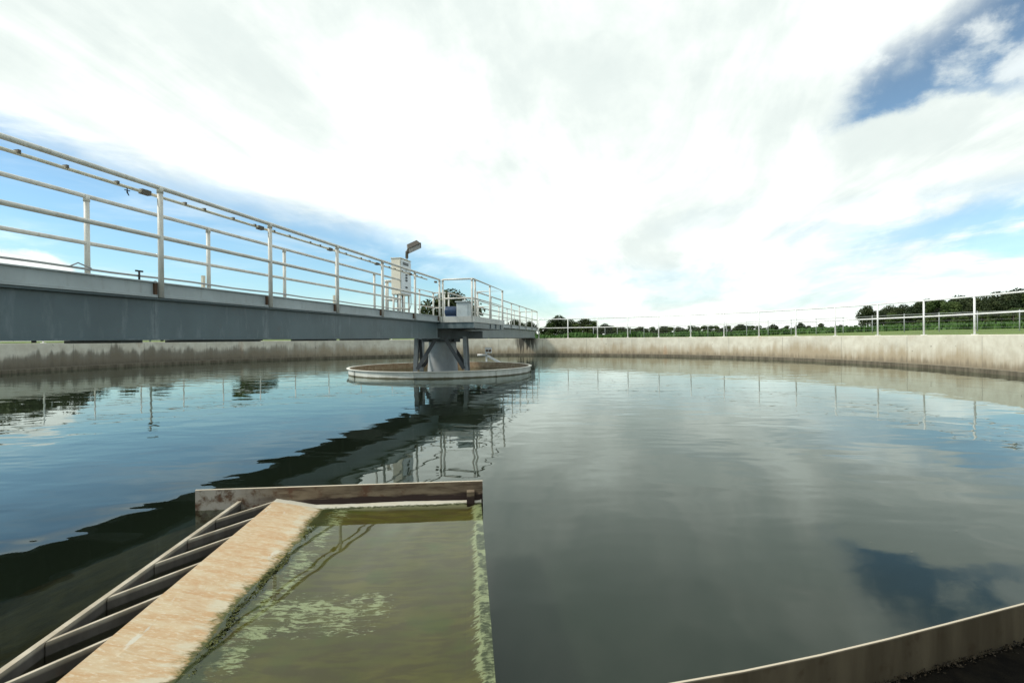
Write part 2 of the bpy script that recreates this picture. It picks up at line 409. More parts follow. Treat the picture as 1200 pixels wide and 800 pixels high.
b = MB(); b.lathe([(15.402, -.40), (15.402, .125), (15.409, .125), (15.409, -.40)], 360); out_of_round(b)
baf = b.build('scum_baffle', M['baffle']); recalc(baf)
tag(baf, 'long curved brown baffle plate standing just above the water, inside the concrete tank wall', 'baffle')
s_ = Each('splice_plate', M['baffle'], baf)
for k in range(56):
    a = 3.2 + 360/56*k; w = R(a)
    s_.box((CX+15.416*math.sin(w), CY+15.416*math.cos(w), .058), (.06, .010, .134), Matrix.Rotation(-w, 3, 'Z'))
s_.done()
# mossy fringe where the baffle stands on the wet concrete
q = MB()
for k in range(5000):
    a = R(150 + 36*random.random()); r = 15.413 + abs(random.gauss(0, .012)); sz = random.uniform(.002, .006)
    c = Vector((CX+r*math.sin(a), CY+r*math.cos(a), random.uniform(-.004, .010)))
    u1 = Vector((random.gauss(0,1), random.gauss(0,1), random.gauss(0,.6))).normalized()*sz; u2 = Vector((random.gauss(0,1), random.gauss(0,1), random.gauss(0,1))).normalized()*sz
    q.add([c-u1, c+u2, c+u1, c-u2*.6], [(0,1,2,3)])
out_of_round(q); mo = q.build('moss', M['fringe']); tag(mo, 'ragged brown moss growing along the foot of the curved baffle', 'moss', kind='stuff')

# ------------------------------------------------------------------ railing round the tank wall
RR = 17.08
rail_root = empty('tank_railing', (CX, CY, WALL_TOP), 'white two-rail pipe railing standing on top of the round concrete wall', 'railing')
STEP = 360/56; A0 = 90.82
gaps = ((7.25, 13.70), (187.25, 193.70))
first = None
for k in range(56):
    a = R(A0 - STEP*k); x = CX+RR*math.sin(a); y = CY+RR*math.cos(a)
    if first is None:
        b = MB(); b.tube([(x, y, WALL_TOP+.001), (x, y, WALL_TOP+1.22)], .030, 10)
        b.box((x, y, WALL_TOP+.008), (.13, .13, .014), Matrix.Rotation(-a, 3, 'Z'))
        first = b.build('post', M['wall_rail'], rail_root); fx, fy = x, y
    else:
        o = first.copy(); o.parent = rail_root; o.matrix_parent_inverse = first.matrix_parent_inverse; col.objects.link(o); o.location = (x-fx, y-fy, 0)
def arc(r, z, a0, a1, n):
    return [(CX+r*math.sin(R(a0+(a1-a0)*i/n)), CY+r*math.cos(R(a0+(a1-a0)*i/n)), z) for i in range(n+1)]
p7 = (A0 - STEP*13, A0 - STEP*12)
for nm, z, rad in (('top_rail', 1.22, .027), ('mid_rail', .655, .025)):
    b = MB()
    for (a0, a1) in ((p7[1], p7[0]+180), (p7[1]+180, p7[0]+360)):
        b.tube(arc(RR, WALL_TOP+z, a0, a1, 108), rad, 8)
    b.build(nm, M['wall_rail'], rail_root)

# ------------------------------------------------------------------ walkway bridge
BD = Vector((.1975, .9803, 0)); BN = Vector((.9803, -.1975, 0))
def P(u, v, z): return Vector((CX, CY, EYE)) + BD*u + BN*v + Vector((0,0,z))   # z above eye level
BM = Matrix((BN, BD, Vector((0,0,1)))).transposed()
def bbox(mb, u0, u1, v0, v1, z0, z1):
    mb.box(P((u0+u1)/2, (v0+v1)/2, (z0+z1)/2), (v1-v0, u1-u0, z1-z0), BM)
bridge = empty('walkway_bridge', P(0, 0, .02), 'long grey steel walkway bridge with pipe railings spanning the tank to its centre and beyond', 'bridge')
U0, U1 = -17.3, 17.05
VF, VB = .60, -.50
GV = .50
def girder(v, sgn, u0, u1):
    mb = MB()
    bbox(mb, u0, u1, v-.006, v+.006, .018, .464)
    bbox(mb, u0, u1, *( (v-.03, v+.075) if sgn > 0 else (v-.075, v+.03)), .464, .482)
    bbox(mb, u0, u1, *( (v-.03, v+.075) if sgn > 0 else (v-.075, v+.03)), .018, .036)
    return mb.build('girder', M['girder'], bridge)
girder(GV, 1, U0, -1.74); girder(GV-.08, 1, 1.2, U1)
girder(VB+.1, -1, U0, -1.74); girder(VB+.18, -1, 1.2, U1)
mb = Each('cross_member', M['dark_steel'], bridge)            # cross members seen under the girders
for u, wd in ((-13.9, .9), (-11.2, .25), (-9.6, .9), (-7.2, .3), (-5.2, .9), (4.5, .3), (8, .3), (12, .3), (16.0, .3)):
    bbox(mb, u-wd/2, u+wd/2, VB+.16, GV-.09, -.012, .017)
mb.done()
mb = Each('deck', M['deck'], bridge); bbox(mb, U0, -1.8, VB+.02, VF-.06, .53, .56); bbox(mb, -1.798, 2.17, -1.0, 1.6, .53, .56); bbox(mb, 2.172, U1, VB+.02, VF-.06, .53, .56)
mb.done()
def toe(u0, u1, v, s):
    mb = MB()
    bbox(mb, u0, u1, v-.005, v+.005, .515, .645)
    a, b2 = (v-.004, v+.028) if s > 0 else (v-.028, v+.004)
    bbox(mb, u0, u1, a, b2, .645, .660)
    a, b2 = (v-.004, v+.04) if s > 0 else (v-.04, v+.004)
    bbox(mb, u0, u1, a, b2, .484, .515)
    mb.build('toe_plate', M['toe'], bridge, .003)
FP = [-1.80-1.8425*k for k in range(9)]                             # front posts, near half
edges = [U0] + [u-.03 for u in reversed(FP) if u-.03 > U0] + [-1.8]
for a, b2 in zip(edges[:-1], edges[1:]):
    if b2-a > .2: toe(a+.006, b2-.006, VF-.045, 1)
toe(U0, -1.8, VB+.045, -1); toe(2.2, U1, VF-.045, 1); toe(2.2, U1, VB+.045, -1)
br = Each('rust_bracket', M['rust'], bridge)
for u in FP:
    if u-.1 > U0:
        bbox(br, u-.066, u-.036, VF-.04, VF-.012, .517, .642)
br.done()

# platform at the centre
mb = Each('kick_panel', M['pale_toe'], bridge, .003); bbox(mb, -1.79, 2.18, 1.62, 1.635, .47, .64); bbox(mb, -1.805, -1.79, .62, 1.635, .47, .64)
bbox(mb, 2.18, 2.195, .62, 1.635, .47, .64); bbox(mb, -1.805, 2.195, -1.035, -1.02, .47, .64)
mb.done()
mb = Each('platform_beam', M['girder'], bridge, .004); bbox(mb, -1.78, 2.17, .45, 1.605, .30, .465); bbox(mb, -1.78, 2.17, -1.0, -.4, .30, .465)
mb.done()
mb = Each('stiffener', M['dark_steel'], bridge)
for u in (.15, .9, 1.65): bbox(mb, u, u+.05, 1.605, 1.63, .313, .466)
bbox(mb, -1.8, 2.19, 1.6, 1.648, .296, .312)
mb.done()

# railings: rails with their posts as sub-parts
TOPZ, MIDZ, BASEZ = 1.70, 1.155, .49
def rail_run(paths, posts, mat, pr=.029, rr=.025, base=BASEZ):
    mb = MB()
    for path in paths:
        for z, r in ((TOPZ, rr), (MIDZ, rr*.95)):
            mb.tube([P(u, v, z) for (u, v) in path], r, 10)
    h = mb.build('handrail', mat, bridge)
    for (u, v) in posts:
        q = MB(); q.tube([P(u, v, base), P(u, v, TOPZ-.02)], pr, 10)
        q.tube([P(u, v, TOPZ-.06), P(u, v, TOPZ+.012)], pr*1.18, 10)
        o = q.build('post', mat); o.parent = h; o.matrix_parent_inverse = h.matrix_parent_inverse.inverted() @ Matrix.Identity(4) if False else Matrix.Identity(4)
        o.matrix_parent_inverse = (Matrix.Translation(bridge.location) @ h.matrix_parent_inverse).inverted()
    return h
fp = [(u, VF) for u in FP if u > U0]
rail_run([[(U0, VF), (-1.80, VF)]], fp, M['rail_paint'])
bposts = [(-10.93+1.82*k, VB) for k in range(-3, 5)]
rail_run([[(U0, VB), (-1.95, VB)]], bposts, M['rail_paint'])
rail_run([[(-1.78, VF+.09), (-1.78, 1.6), (2.19, 1.6), (2.19, VF+.06)]],
         [(-1.78, VF+.09), (-1.78, 1.56), (-1.6, 1.6), (.18, 1.6), (2.02, 1.6), (2.19, 1.57)], M['rail_paint'])
rail_run([[(-1.97, VB-.06), (-1.97, -1.0), (2.19, -1.0), (2.19, VB-.06)]],
         [(-1.97, -.56), (-1.97, -.97), (-1.8, -1.0), (-.6, -1.0), (.7, -1.0), (2.05, -1.0), (2.19, -.62)], M['rail_paint'])
nf = [(2.32+k*2.09, VF) for k in range(8)]
rail_run([[(2.26, VF), (U1-.1, VF), (U1-.1, VB), (2.26, VB)]], nf + [(u, VB) for u, _ in nf], M['rail_paint'])

# conduit clipped under the top rail, cable along the back
mb = MB(); cu = -2.6
mb.tube([P(U0+.3, VF-.075, 1.625), P(-12, VF-.075, 1.622), P(-8, VF-.07, 1.628), P(cu, VF-.075, 1.622)], .017, 8)
mb.build('conduit', M['conduit'], bridge)
mb = Each('clip', M['clip'], bridge)
for u in np.arange(U0+.6, cu, .43):
    uu = u + random.uniform(-.1, .1); bbox(mb, uu-.012, uu+.012, VF-.10, VF-.05, 1.62, 1.652)
for u in FP[:7]: bbox(mb, u-.17, u-.06, VF-.102, VF-.048, 1.60, 1.65)
bbox(mb, -12.62, -12.5, VF-.105, VF-.05, 1.625, 1.655)
mb.done()
mb = MB(); mb.tube([P(-11.34, VF-.07, 1.61), P(-11.345, VF-.065, 1.565), P(-11.325, VF-.065, 1.535)], [.004, .008, .004], 8)
mb.tube([P(-11.37, VF-.07, 1.585), P(-11.31, VF-.07, 1.588)], .005, 8)
mb.build('hanging_hook', M['black'], bridge)
mb = MB(); pts = [P(u, VB+.07, .845 + .006*math.sin(u*3.1)) for u in np.arange(U0+.2, -2.1, .4)]
mb.tube(pts, .013, 8); mb.tube([P(-11.2, VB+.08, .845), P(-11.1, VB+.08, .90), P(-10.95, VB+.08, .855)], .008, 6)
mb.build('cable', M['galv'], bridge)
mb = MB(); mb.tube([P(-10.35, VB+.09, .79), P(-10.35, VB+.09, .90)], .012, 8); bbox(mb, -10.40, -10.30, VB+.08, VB+.10, .89, .91)
mb.build('valve_handle', M['black'], bridge)
mb = Each('stub_bracket', M['conduit'], bridge)
for u in (bposts[4][0]-.10, bposts[6][0]-.10, bposts[1][0]-.1): bbox(mb, u-.025, u+.025, VB-.02, VB+.01, .5, .98)
mb.done()
mb = Each('bearing_plate', M['dark_steel'], bridge); bbox(mb, 16.2, 16.9, -.45, .45, -.019, .016); bbox(mb, -17.2, -16.9, -.45, .5, -.019, .016); mb.done()

# ------------------------------------------------------------------ centre column with its cage and turntable
ang = math.atan2(2.3, -16.6) + math.pi
CN = Vector((.05, -.9987, 0)); CR = Vector((.9987, .05, 0))                  # towards the camera, and to the right
CO = Vector((CX+.05, CY, 0))
def K(r, n_, z): return CO + CR*r + CN*n_ + Vector((0,0,z))
KM = Matrix((CR, -CN, Vector((0,0,1)))).transposed()
colm = empty('centre_column', (CO.x, CO.y, 0), 'grey flared centre column inside a braced steel cage, holding up the bridge platform', 'column')
mb = MB(); mb.lathe([(.50, -.41), (.485, .12), (.455, .5), (.44, .9), (.44, 1.02), (.02, 1.02)], 48, c=(CO.x, CO.y), closed=False)
o = mb.build('column', M['column'], colm); o.data.polygons.foreach_set('use_smooth', [True]*len(o.data.polygons)); recalc(o)
mb = MB(); mb.lathe([(.02, .985), (.56, .985), (.56, 1.06), (.02, 1.06)], 40, c=(CO.x, CO.y), closed=False)
mb.lathe([(.02, 1.061), (.78, 1.061), (.78, 1.36), (.02, 1.36)], 40, c=(CO.x, CO.y), closed=False)
mb.box(K(.28, .45, 1.2), (1.15, .5, .24), KM); mb.box(K(.95, .3, 1.2), (.7, .4, .22), KM)
mb.box(K(-.5, .5, 1.03), (.16, .2, .1), KM); mb.box(K(.5, .5, 1.03), (.18, .2, .12), KM)
o = mb.build('turntable', M['dark_steel'], colm); recalc(o)
H = .80
for (a, b2) in ((-1, 1), (1, 1), (-1, -1), (1, -1)):
    mb = MB(); r0, r1 = H*a*.93, H*a
    mb.beam(K(r0, H*b2*.93, 1.14), K(r1, H*b2, -.2), .12, .02, up=CN)
    mb.beam(K(r0-.055*a, H*b2*.93-.07, 1.14), K(r1-.055*a, H*b2-.07, -.2), .02, .12, up=CN)
    mb.build('leg', M['cage'], colm)
for fn, fr_ in ((CN, CR), (-CN, -CR), (CR, -CN), (-CR, CN)):
    for sg in (-1, 1):
        mb = MB(); p0 = CO + fn*H*.97 + fr_*sg*.14 + Vector((0,0,1.08)); p1 = CO + fn*(H*.99) + fr_*sg*.72 + Vector((0,0,.14))
        mb.beam(p0, p1, .115, .02, up=fn); mb.beam(p0+fn*-.045, p1+fn*-.045, .012, .075, up=fn); mb.build('brace', M['brace'], colm)

mb = MB(); mb.lathe([(2.84, -.3), (2.84, .198), (2.93, .198), (2.93, .182), (2.875, .178), (2.868, -.3)], 128)
ring = mb.build('feedwell_ring', M['ring']); recalc(ring)
tag(ring, 'wide round pale steel ring wall in the water around the centre column, rusty inside', 'ring')
mb = MB()
for a in (187, 140, 232, 95, 275, 30, 330):
    w = R(a); mb.box((CX+2.876*math.sin(w), CY+2.876*math.cos(w), .05), (.06, .012, .24), Matrix.Rotation(-w, 3, 'Z'))
    mb.box((CX+2.89*math.sin(w), CY+2.89*math.cos(w), .05), (.010, .03, .24), Matrix.Rotation(-w, 3, 'Z'))
mb.build('seam_strip', M['ring'], ring)

# small white scum skimmer past the ring
sk = empty('scum_skimmer', (-1.0, 21, 0), 'small white skimmer head with a slanted arm, sticking out of the water behind the ring', 'skimmer')
mb = MB(); mb.tube([(-1.42,20.95,.40), (-1.02,21,.395)], .045, 10); mb.build('float_bar', M['white'], sk)
mb = MB(); mb.tube([(-1.05,21,-.35), (-1.05,21,.48)], .035, 10); mb.build('mast', M['white'], sk)
mb = MB(); mb.beam((-1.02,20.97,.37), (-.45,20.9,.05), .07, .09); mb.beam((-.45,20.9,.05), (-.1,20.86,-.15), .07, .09); mb.build('arm', M['white'], sk, .008)
mb = MB(); mb.box((-.97,21,.575), (.27,.22,.20)); mb.box((-.97,21,.69), (.31,.26,.03)); ho = mb.build('head_box', M['white'], sk, .01)
for kx in (-1.02, -.9):
    q = MB(); q.tube([(kx,20.88,.58), (kx,20.86,.58)], .05, 12); o = q.build('knob', M['rust']); o.parent = ho; o.matrix_parent_inverse = (Matrix.Translation(sk.location) @ ho.matrix_parent_inverse).inverted()

# ------------------------------------------------------------------ things on the bridge
def sub(mb, name, mat, parent, root, bevel=0):
    o = mb.build(name, mat, None, bevel); o.parent = parent
    o.matrix_parent_inverse = (Matrix.Translation(root.location) @ parent.matrix_parent_inverse).inverted(); return o
cab = empty('control_cabinet', P(-1.75, -.72, .56), 'tall cream and grey electrical control cabinet on a pipe frame, on the bridge platform', 'cabinet')
cu0, cu1, cv0, cv1, cz0, cz1 = -2.02, -1.28, -.78, -.50, 1.30, 2.33
mb = MB(); bbox(mb, cu0, cu1, cv0, cv1, cz0, cz1); bbox(mb, cu0-.02, cu1+.02, cv0-.02, cv1+.03, cz1, cz1+.02); body = mb.build('body', M['cream'], cab, .008)
mb = MB(); bbox(mb, cu0+.02, cu1-.02, cv1+.002, cv1+.028, cz0+.02, cz1-.03); door = mb.build('door', M['cab_grey'], cab, .006)
mb = []
for z in (1.72, 1.80, 1.88, 1.52): q = MB(); bbox(q, -1.72, -1.60, cv1+.03, cv1+.045, z-.022, z+.022); sub(q, 'switch', M['black'], door, cab)
mb = MB(); bbox(mb, -1.9, -1.5, cv1+.03, cv1+.036, 2.16, 2.24); sub(mb, 'nameplate', M['dark_steel'], door, cab)
mb = MB(); mb.tube([P(-1.66, cv1+.03, 2.0), P(-1.66, cv1+.04, 2.0)], .045, 14); sub(mb, 'gauge', M['gear'], door, cab)
mb = MB(); bbox(mb, cu1+.02, cu1+.14, -.68, -.56, 1.82, 2.05); mb.build('isolator_box', M['gear'], cab, .006)
mb = MB()
for u in (cu0+.05, cu1-.05):
    for v in (cv0+.04, cv1-.04): mb.tube([P(u, v, .56), P(u, v, cz0)], .03, 8)
    mb.tube([P(u, cv0+.04, .9), P(u, cv1-.04, .9)], .022, 8)
mb.tube([P(cu0+.05, cv1-.04, .9), P(cu1-.05, cv1-.04, .9)], .022, 8)
mb.build('stand', M['rail_paint'], cab)
mb = MB(); mb.tube([P(-1.2, -.6, 1.9), P(-1.15, -.55, 1.5), P(-1.25, -.5, 1.05), P(-1.5, -.5, .7), P(-1.5, -.5, .57)], .012, 8)
for k in range(3): mb.tube([P(-1.9+k*.16, -.64, .565), P(-1.9+k*.16, -.64, 1.3)], .022, 8)
mb.build('cable', M['galv'], cab)

lampo = empty('flood_lamp', P(-1.45, -.52, 2.35), 'bronze box flood lamp tilted up on a thin pole above the control cabinet', 'lamp')
mb = MB(); mb.tube([P(-1.3, -.6, 1.9), P(-1.3, -.6, 2.50)], .022, 10); mb.build('pole', M['galv'], lampo)
mb = MB(); mb.tube([P(-1.3, -.6, 2.44), P(-1.3, -.6, 2.62), P(-1.3, -.55, 2.68)], .045, 10); mb.build('knuckle', M['lamp'], lampo)
LM = Euler((R(-18), R(-27), R(18))).to_matrix(); lc = P(-1.35, -.38, 2.79)
def lpt(x, y, z): return lc + LM @ Vector((x, y, z))
mb = MB(); a_, b_, h_ = .21, .155, .075
top = [lpt(-a_*.78, -b_*.75, h_), lpt(a_*.78, -b_*.75, h_), lpt(a_*.78, b_*.75, h_), lpt(-a_*.78, b_*.75, h_)]
bot = [lpt(-a_, -b_, -h_), lpt(a_, -b_, -h_), lpt(a_, b_, -h_), lpt(-a_, b_, -h_)]
mb.add(top+bot, [(0,1,2,3), (7,6,5,4), (0,4,5,1), (1,5,6,2), (2,6,7,3), (3,7,4,0)]); mb.box(lpt(0,0,-h_-.012), (2*a_+.03, 2*b_+.03, .024), LM)
head = mb.build('lamp_head', M['lamp'], lampo, .01); recalc(head)
mb = MB(); mb.box(lpt(0,0,-h_-.028), (2*a_-.04, 2*b_-.04, .008), LM); sub(mb, 'lens', M['lens'], head, lampo)

mot = empty('drive_motor', P(-.1, .55, .56), 'blue electric motor coupled to a grey gear casing on the central platform', 'motor')
mb = MB(); mb.tube([P(-.25, .26, .87), P(-.25, .64, .87)], .15, 20)
for k in range(9): mb.tube([P(-.25, .29+.04*k, .87), P(-.25, .302+.04*k, .87)], .163, 20)
bbox(mb, -.38, -.12, .29, .62, .56, .74); mb.build('motor', M['blue'], mot, .004)
mb = MB(); bbox(mb, -.46, -.02, .67, 1.06, .561, 1.14); gearb = mb.build('gear_casing', M['gear'], mot, .03)
mb = MB(); bbox(mb, -.5, .02, .64, 1.09, 1.141, 1.17); bbox(mb, -.3, -.18, .82, .92, 1.17, 1.22); sub(mb, 'cover', M['gear'], gearb, mot, .006)

# ------------------------------------------------------------------ scum beach in the foreground
beach = empty('scum_beach', bp(-.6, 2.4, 0), 'sloping tan beach plate half under water with an end plate and ribbed side trough, in the foreground', 'scum beach')
mb = MB(); S_ = np.concatenate([np.linspace(-1.23, -.80, 60), np.linspace(-.79, -.02, 40), np.linspace(0, .075, 9)]); T_ = np.linspace(1.40, 3.385, 130)
def vnoise(s, t, sd):
    r = 0
    for k in range(1, 6):
        f_ = 2.1*1.9**k; r += math.sin(s*f_*1.3+sd+k*1.7+1.3*math.sin(t*f_*.7+k))*math.cos(t*f_+sd*2+k*2.3+1.1*math.sin(s*f_*.9))/1.55**k
    return r
def beach_z(s, t):
    if s < -.93: z = .06*(-.93-s)/.30
    elif s < -.82: z = -.10*(s+.93)
    else: z = -.011 - .020*min(1, (s+.82)/.25)
    if s > -.01: z += .026*min(1, (s+.01)/.05)
    # a low ledge where the plate meets the end plate
    if t > 3.335: z = max(z, .014*min(1, (t-3.335)/.02) - .004)
    k = .0035 if s > -1.15 else .001
    return z + k*vnoise(s, t, .7)
vs = []; fs = []; ns = len(S_)
for tt in T_:
    for ss_ in S_: vs.append(bp(ss_, tt, beach_z(ss_, tt)))
nv = len(vs)
for tt in T_:
    for ss_ in S_: vs.append(bp(ss_, tt, beach_z(ss_, tt)-.014))
for i in range(len(T_)-1):
    for j in range(ns-1):
        a = i*ns+j; fs.append((a, a+1, a+ns+1, a+ns)); fs.append((nv+a, nv+a+ns, nv+a+ns+1, nv+a+1))
for i in range(len(T_)-1):
    a = i*ns; fs.append((a, a+ns, nv+a+ns, nv+a)); a = i*ns+ns-1; fs.append((a, nv+a, nv+a+ns, a+ns))
for j in range(ns-1):
    a = j; fs.append((a, nv+a, nv+a+1, a+1)); a = (len(T_)-1)*ns+j; fs.append((a, a+1, nv+a+1, nv+a))
mb.add(vs, fs, False); o = mb.build('beach_plate', M['beach'], beach); recalc(o)
BMx = Matrix((SX, AX, Vector((0,0,1)))).transposed()
def sbox(mb, s0, s1, t0, t1, z0, z1): mb.box(bp((s0+s1)/2, (t0+t1)/2, (z0+z1)/2), (s1-s0, t1-t0, z1-z0), BMx)
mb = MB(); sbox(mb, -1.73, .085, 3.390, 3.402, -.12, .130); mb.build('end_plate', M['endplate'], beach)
mb = MB(); sbox(mb, -.02, .03, 3.33, 3.388, -.02, .075); sbox(mb, .03, .07, 3.37, 3.388, -.02, .05); mb.build('corner_bracket', M['endplate'], beach)
mb = MB(); sbox(mb, -1.468, -1.452, 1.2, 3.388, -.25, .042); sbox(mb, -1.471, -1.448, 1.2, 3.388, .042, .052); mb.build('side_rail', M['rib'], beach)
mb = MB(); sbox(mb, -1.2, .06, 1.45, 3.36, -.42, -.36); sbox(mb, -1.20, -1.19, 1.42, 3.38, -.36, .03); mb.build('support_frame', M['dark_moss'], beach)
for tc in (3.41, 3.09, 2.81, 2.50, 2.20, 1.905, 1.60):
    if tc > 3.39: tc = 3.385
    p0 = bp(-1.451, tc-.327, 0); p1 = bp(-1.235, tc-.02, 0)
    mb = MB(); mb.beam(p0+Vector((0,0,-.105)), p1+Vector((0,0,-.105)), .008, .29)
    mb.beam(p0+Vector((0,0,.044)), p1+Vector((0,0,.046)), .013, .008); mb.build('rib', M['rib'], beach)
mb = MB(); vs = []; fs = []; nn = 60
for i in range(nn+1):
    tt = 1.2 + 2.1*i/nn
    for j, (ss_, z) in enumerate(((-1.47, -.015), (-1.62, -.035), (-1.85, -.10), (-2.2, -.24), (-2.7, -.44))):
        vs.append(bp(ss_ + .03*vnoise(j*.3, tt, 2), tt, min(-.008, z + .006*(j+1)*vnoise(j*.5+2, tt, 4))))
for i in range(nn):
    for j in range(4): a = i*5+j; fs.append((a, a+1, a+6, a+5))
mb.add(vs, fs, True); mb.build('algae_skirt', M['algae_dark'], beach)

# green algae tufts along the waterline
q = MB()
for k in range(5200):
    tt = random.triangular(1.42, 3.2, 1.8); lump = .5+.5*math.sin(tt*9+2*math.sin(tt*4.3)); 
    if random.random() > .05+.95*lump**3: continue
    ss_ = -.905 + random.gauss(0, .009) + .012*math.sin(tt*5.1) + .008*math.sin(tt*23); z = max(-.006, beach_z(ss_, tt)) + random.uniform(0, .006); sz = random.uniform(.0018, .0055)
    c = bp(ss_, tt, z); u1 = Vector((random.gauss(0,1), random.gauss(0,1), random.gauss(0,.3))).normalized()*sz*1.3; u2 = Vector((random.gauss(0,1), random.gauss(0,1), random.gauss(0,.7))).normalized()*sz
    q.add([c-u1, c+u2, c+u1, c-u2], [(0,1,2,3)])
ao = q.build('algae', M['algae']); tag(ao, 'dark green algae tufts strung along the waterline on the tan beach plate', 'algae', kind='stuff')

# little floating flecks on the dark water
q = MB()
for k in range(170):
    x = random.uniform(.2, 7.5); y = random.uniform(1.7, 8)
    if math.hypot(x-CX, y-CY) > 15.2: continue
    sz = random.uniform(.0015, .0042); n_ = 6; a0 = random.random()*6
    q.add([(x+sz*random.uniform(.5,1.3)*math.cos(a0+2*math.pi*i/n_), y+sz*random.uniform(.4,.9)*math.sin(a0+2*math.pi*i/n_), .0035) for i in range(n_)], [tuple(range(n_))])
so = q.build('foam_flecks', M['fleck']); tag(so, 'tiny pale flecks of scum floating on the dark open water', 'scum', kind='stuff')

# ------------------------------------------------------------------ trees
def tree_meshes(seed, h, wd, leaves, leaf, low=.12, mat='leaf'):
    rg = np.random.default_rng(seed)
    lobes = []
    for k in range(16):
        a = rg.uniform(0, 2*math.pi); rr = wd*.5*math.sqrt(rg.uniform(.02, 1))*.72; zz = rg.uniform(low+.02, .86)*h
        sh = 1 - .55*max(0, (zz/h-.5)/.5)
        lobes.append((rr*sh*math.cos(a), rr*sh*math.sin(a), zz, wd*rg.uniform(.14, .25)))
    lobes.append((0, 0, h*.84, wd*.2))
    w_ = np.array([l[3]**2 for l in lobes]); w_ /= w_.sum()
    idx = rg.choice(len(lobes), leaves, p=w_); L = np.array(lobes)[idx]
    d = rg.normal(size=(leaves, 3)); d /= np.linalg.norm(d, axis=1)[:, None]
    rad = L[:, 3:4]*(rg.uniform(.35, 1.08, (leaves, 1))**.6)
    c = L[:, :3] + d*rad*np.array([1, 1, .85]); c[:, 2] = np.maximum(c[:, 2], h*low*.5)
    nr = d*.8 + rg.normal(size=(leaves, 3))*.7; nr /= np.linalg.norm(nr, axis=1)[:, None]
    u = np.cross(nr, rg.normal(size=(leaves, 3))); u /= np.linalg.norm(u, axis=1)[:, None]; v = np.cross(nr, u)
    s = leaf*rg.uniform(.5, 1.2, (leaves, 1))
    V = np.empty((leaves, 4, 3)); V[:, 0] = c-u*s; V[:, 1] = c-v*s*.55; V[:, 2] = c+u*s; V[:, 3] = c+v*s*.55
    me = bpy.data.meshes.new('crown'); me.from_pydata(V.reshape(-1, 3).tolist(), [], np.arange(leaves*4).reshape(-1, 4).tolist()); me.materials.append(M[mat])
    tb = MB(); tb.tube([(0,0,-.4), (.03*h*.3,0,h*.2), (0,.02*h,h*.45), (.0,0,h*.75)], [h*.032, h*.026, h*.017, h*.006], 8)
    for l in lobes[:8]:
        z0 = l[2]*.55; tb.tube([(0,0,z0), (l[0]*.55, l[1]*.55, z0+(l[2]-z0)*.5), (l[0], l[1], l[2])], [h*.012, h*.008, h*.003], 6)
    t0 = tb.build('trunk', M['bark']); tm = t0.data; bpy.data.objects.remove(t0)
    return me, tm
VAR = [tree_meshes(1, 8, 7.5, 6600, .24, .08), tree_meshes(2, 8, 6.5, 6000, .24, .06), tree_meshes(3, 8, 8.5, 7000, .25, .04), tree_meshes(4, 8, 6.0, 5200, .24, .05, 'leaf_light'), tree_meshes(5, 8, 7.0, 5600, .25, .02, 'leaf_light')]
def put_tree(px, Y, h, var, label, group, wscale=1., dz=0):
    x = (px-600)/600*Y; z = ground_z(x, Y) + dz
    r = empty('tree', (x, Y, z), label, 'tree', group)
    r.rotation_euler.z = random.uniform(0, 6.28); s = h/8; r.scale = (s*wscale, s*wscale, s)
    for nm, me in (('crown', VAR[var][0]), ('trunk', VAR[var][1])):
        o = bpy.data.objects.new(nm, me); col.objects.link(o); o.parent = r
    return r
def top_h(px, Y, ytop):   # height so that the crown reaches image row ytop of the photograph
    x = (px-600)/600*Y; hz = 396.3-.0093*(px-600); return (hz-ytop)/600*Y + EYE - ground_z(x, Y)
# tree behind the centre platform
put_tree(529, 84, top_h(529, 84, 340)*1.03, 0, 'dark round tree seen between the platform rails, behind the motor', None, 1.35)
# clump right of the bridge end
for px, yt, v in ((586, 378, 1), (604, 374, 2), (621, 376, 0), (641, 381, 1), (655, 369, 0), (668, 374, 2), (684, 372, 1), (697, 375, 4), (709, 379, 2), (648, 377, 4), (661, 378, 3), (676, 379, 4), (690, 380, 3), (635, 383, 3), (715, 383, 0)):
    Y = random.uniform(132, 150); put_tree(px, Y, top_h(px, Y, yt), v, 'dark leafy tree in the dense clump just past the far end of the bridge', 'trees in the clump past the bridge end', 1.25)
# low far tree line
px = 716
while px < 1012:
    Y = random.uniform(290, 350); yt = random.choice((384.5, 382.5, 383.5, 381)); put_tree(px, Y, max(3.5, top_h(px, Y, yt)), random.randrange(5), 'small dark tree in the low hazy line along the far field edge', 'far tree line', 1.5); px += random.uniform(5.5, 9)
for px, yt in ((777, 381), (868, 379), (906, 379.5), (938, 377.5), (962, 378), (985, 380)):
    Y = random.uniform(230, 260); put_tree(px, Y, top_h(px, Y, yt), random.randrange(3), 'taller dark tree rising a little above the low far tree line', 'taller trees in the far line', 1.15)
# wood on the right
put_tree(1017, 118, top_h(1017, 118, 357), 0, 'dark rounded tree at the left end of the wood on the right', None, 1.0)
px = 1034
while px < 1330:
    Y = random.uniform(104, 122); yt = (359 - (px-1034)*.105) + random.choice((-3, -1, 0, 1, 3, 4)) + random.uniform(-1, 1)
    put_tree(px, Y, top_h(px, Y, yt), random.choice((0,1,2,2,3,0)), 'dense dark green tree in the wood beyond the fence on the right', 'trees of the right-hand wood', 1.1); px += random.uniform(7, 11.5)
for px, yt in ((1046, 366), (1076, 368), (1112, 365), (1150, 364), (1188, 360), (1225, 358), (1197, 371), (1130, 370)):
    Y = random.uniform(94, 100); put_tree(px, Y, top_h(px, Y, yt), random.choice((3, 4)), 'low light green bushy tree in front of the right-hand wood', 'low bushy trees before the wood', 1.3)
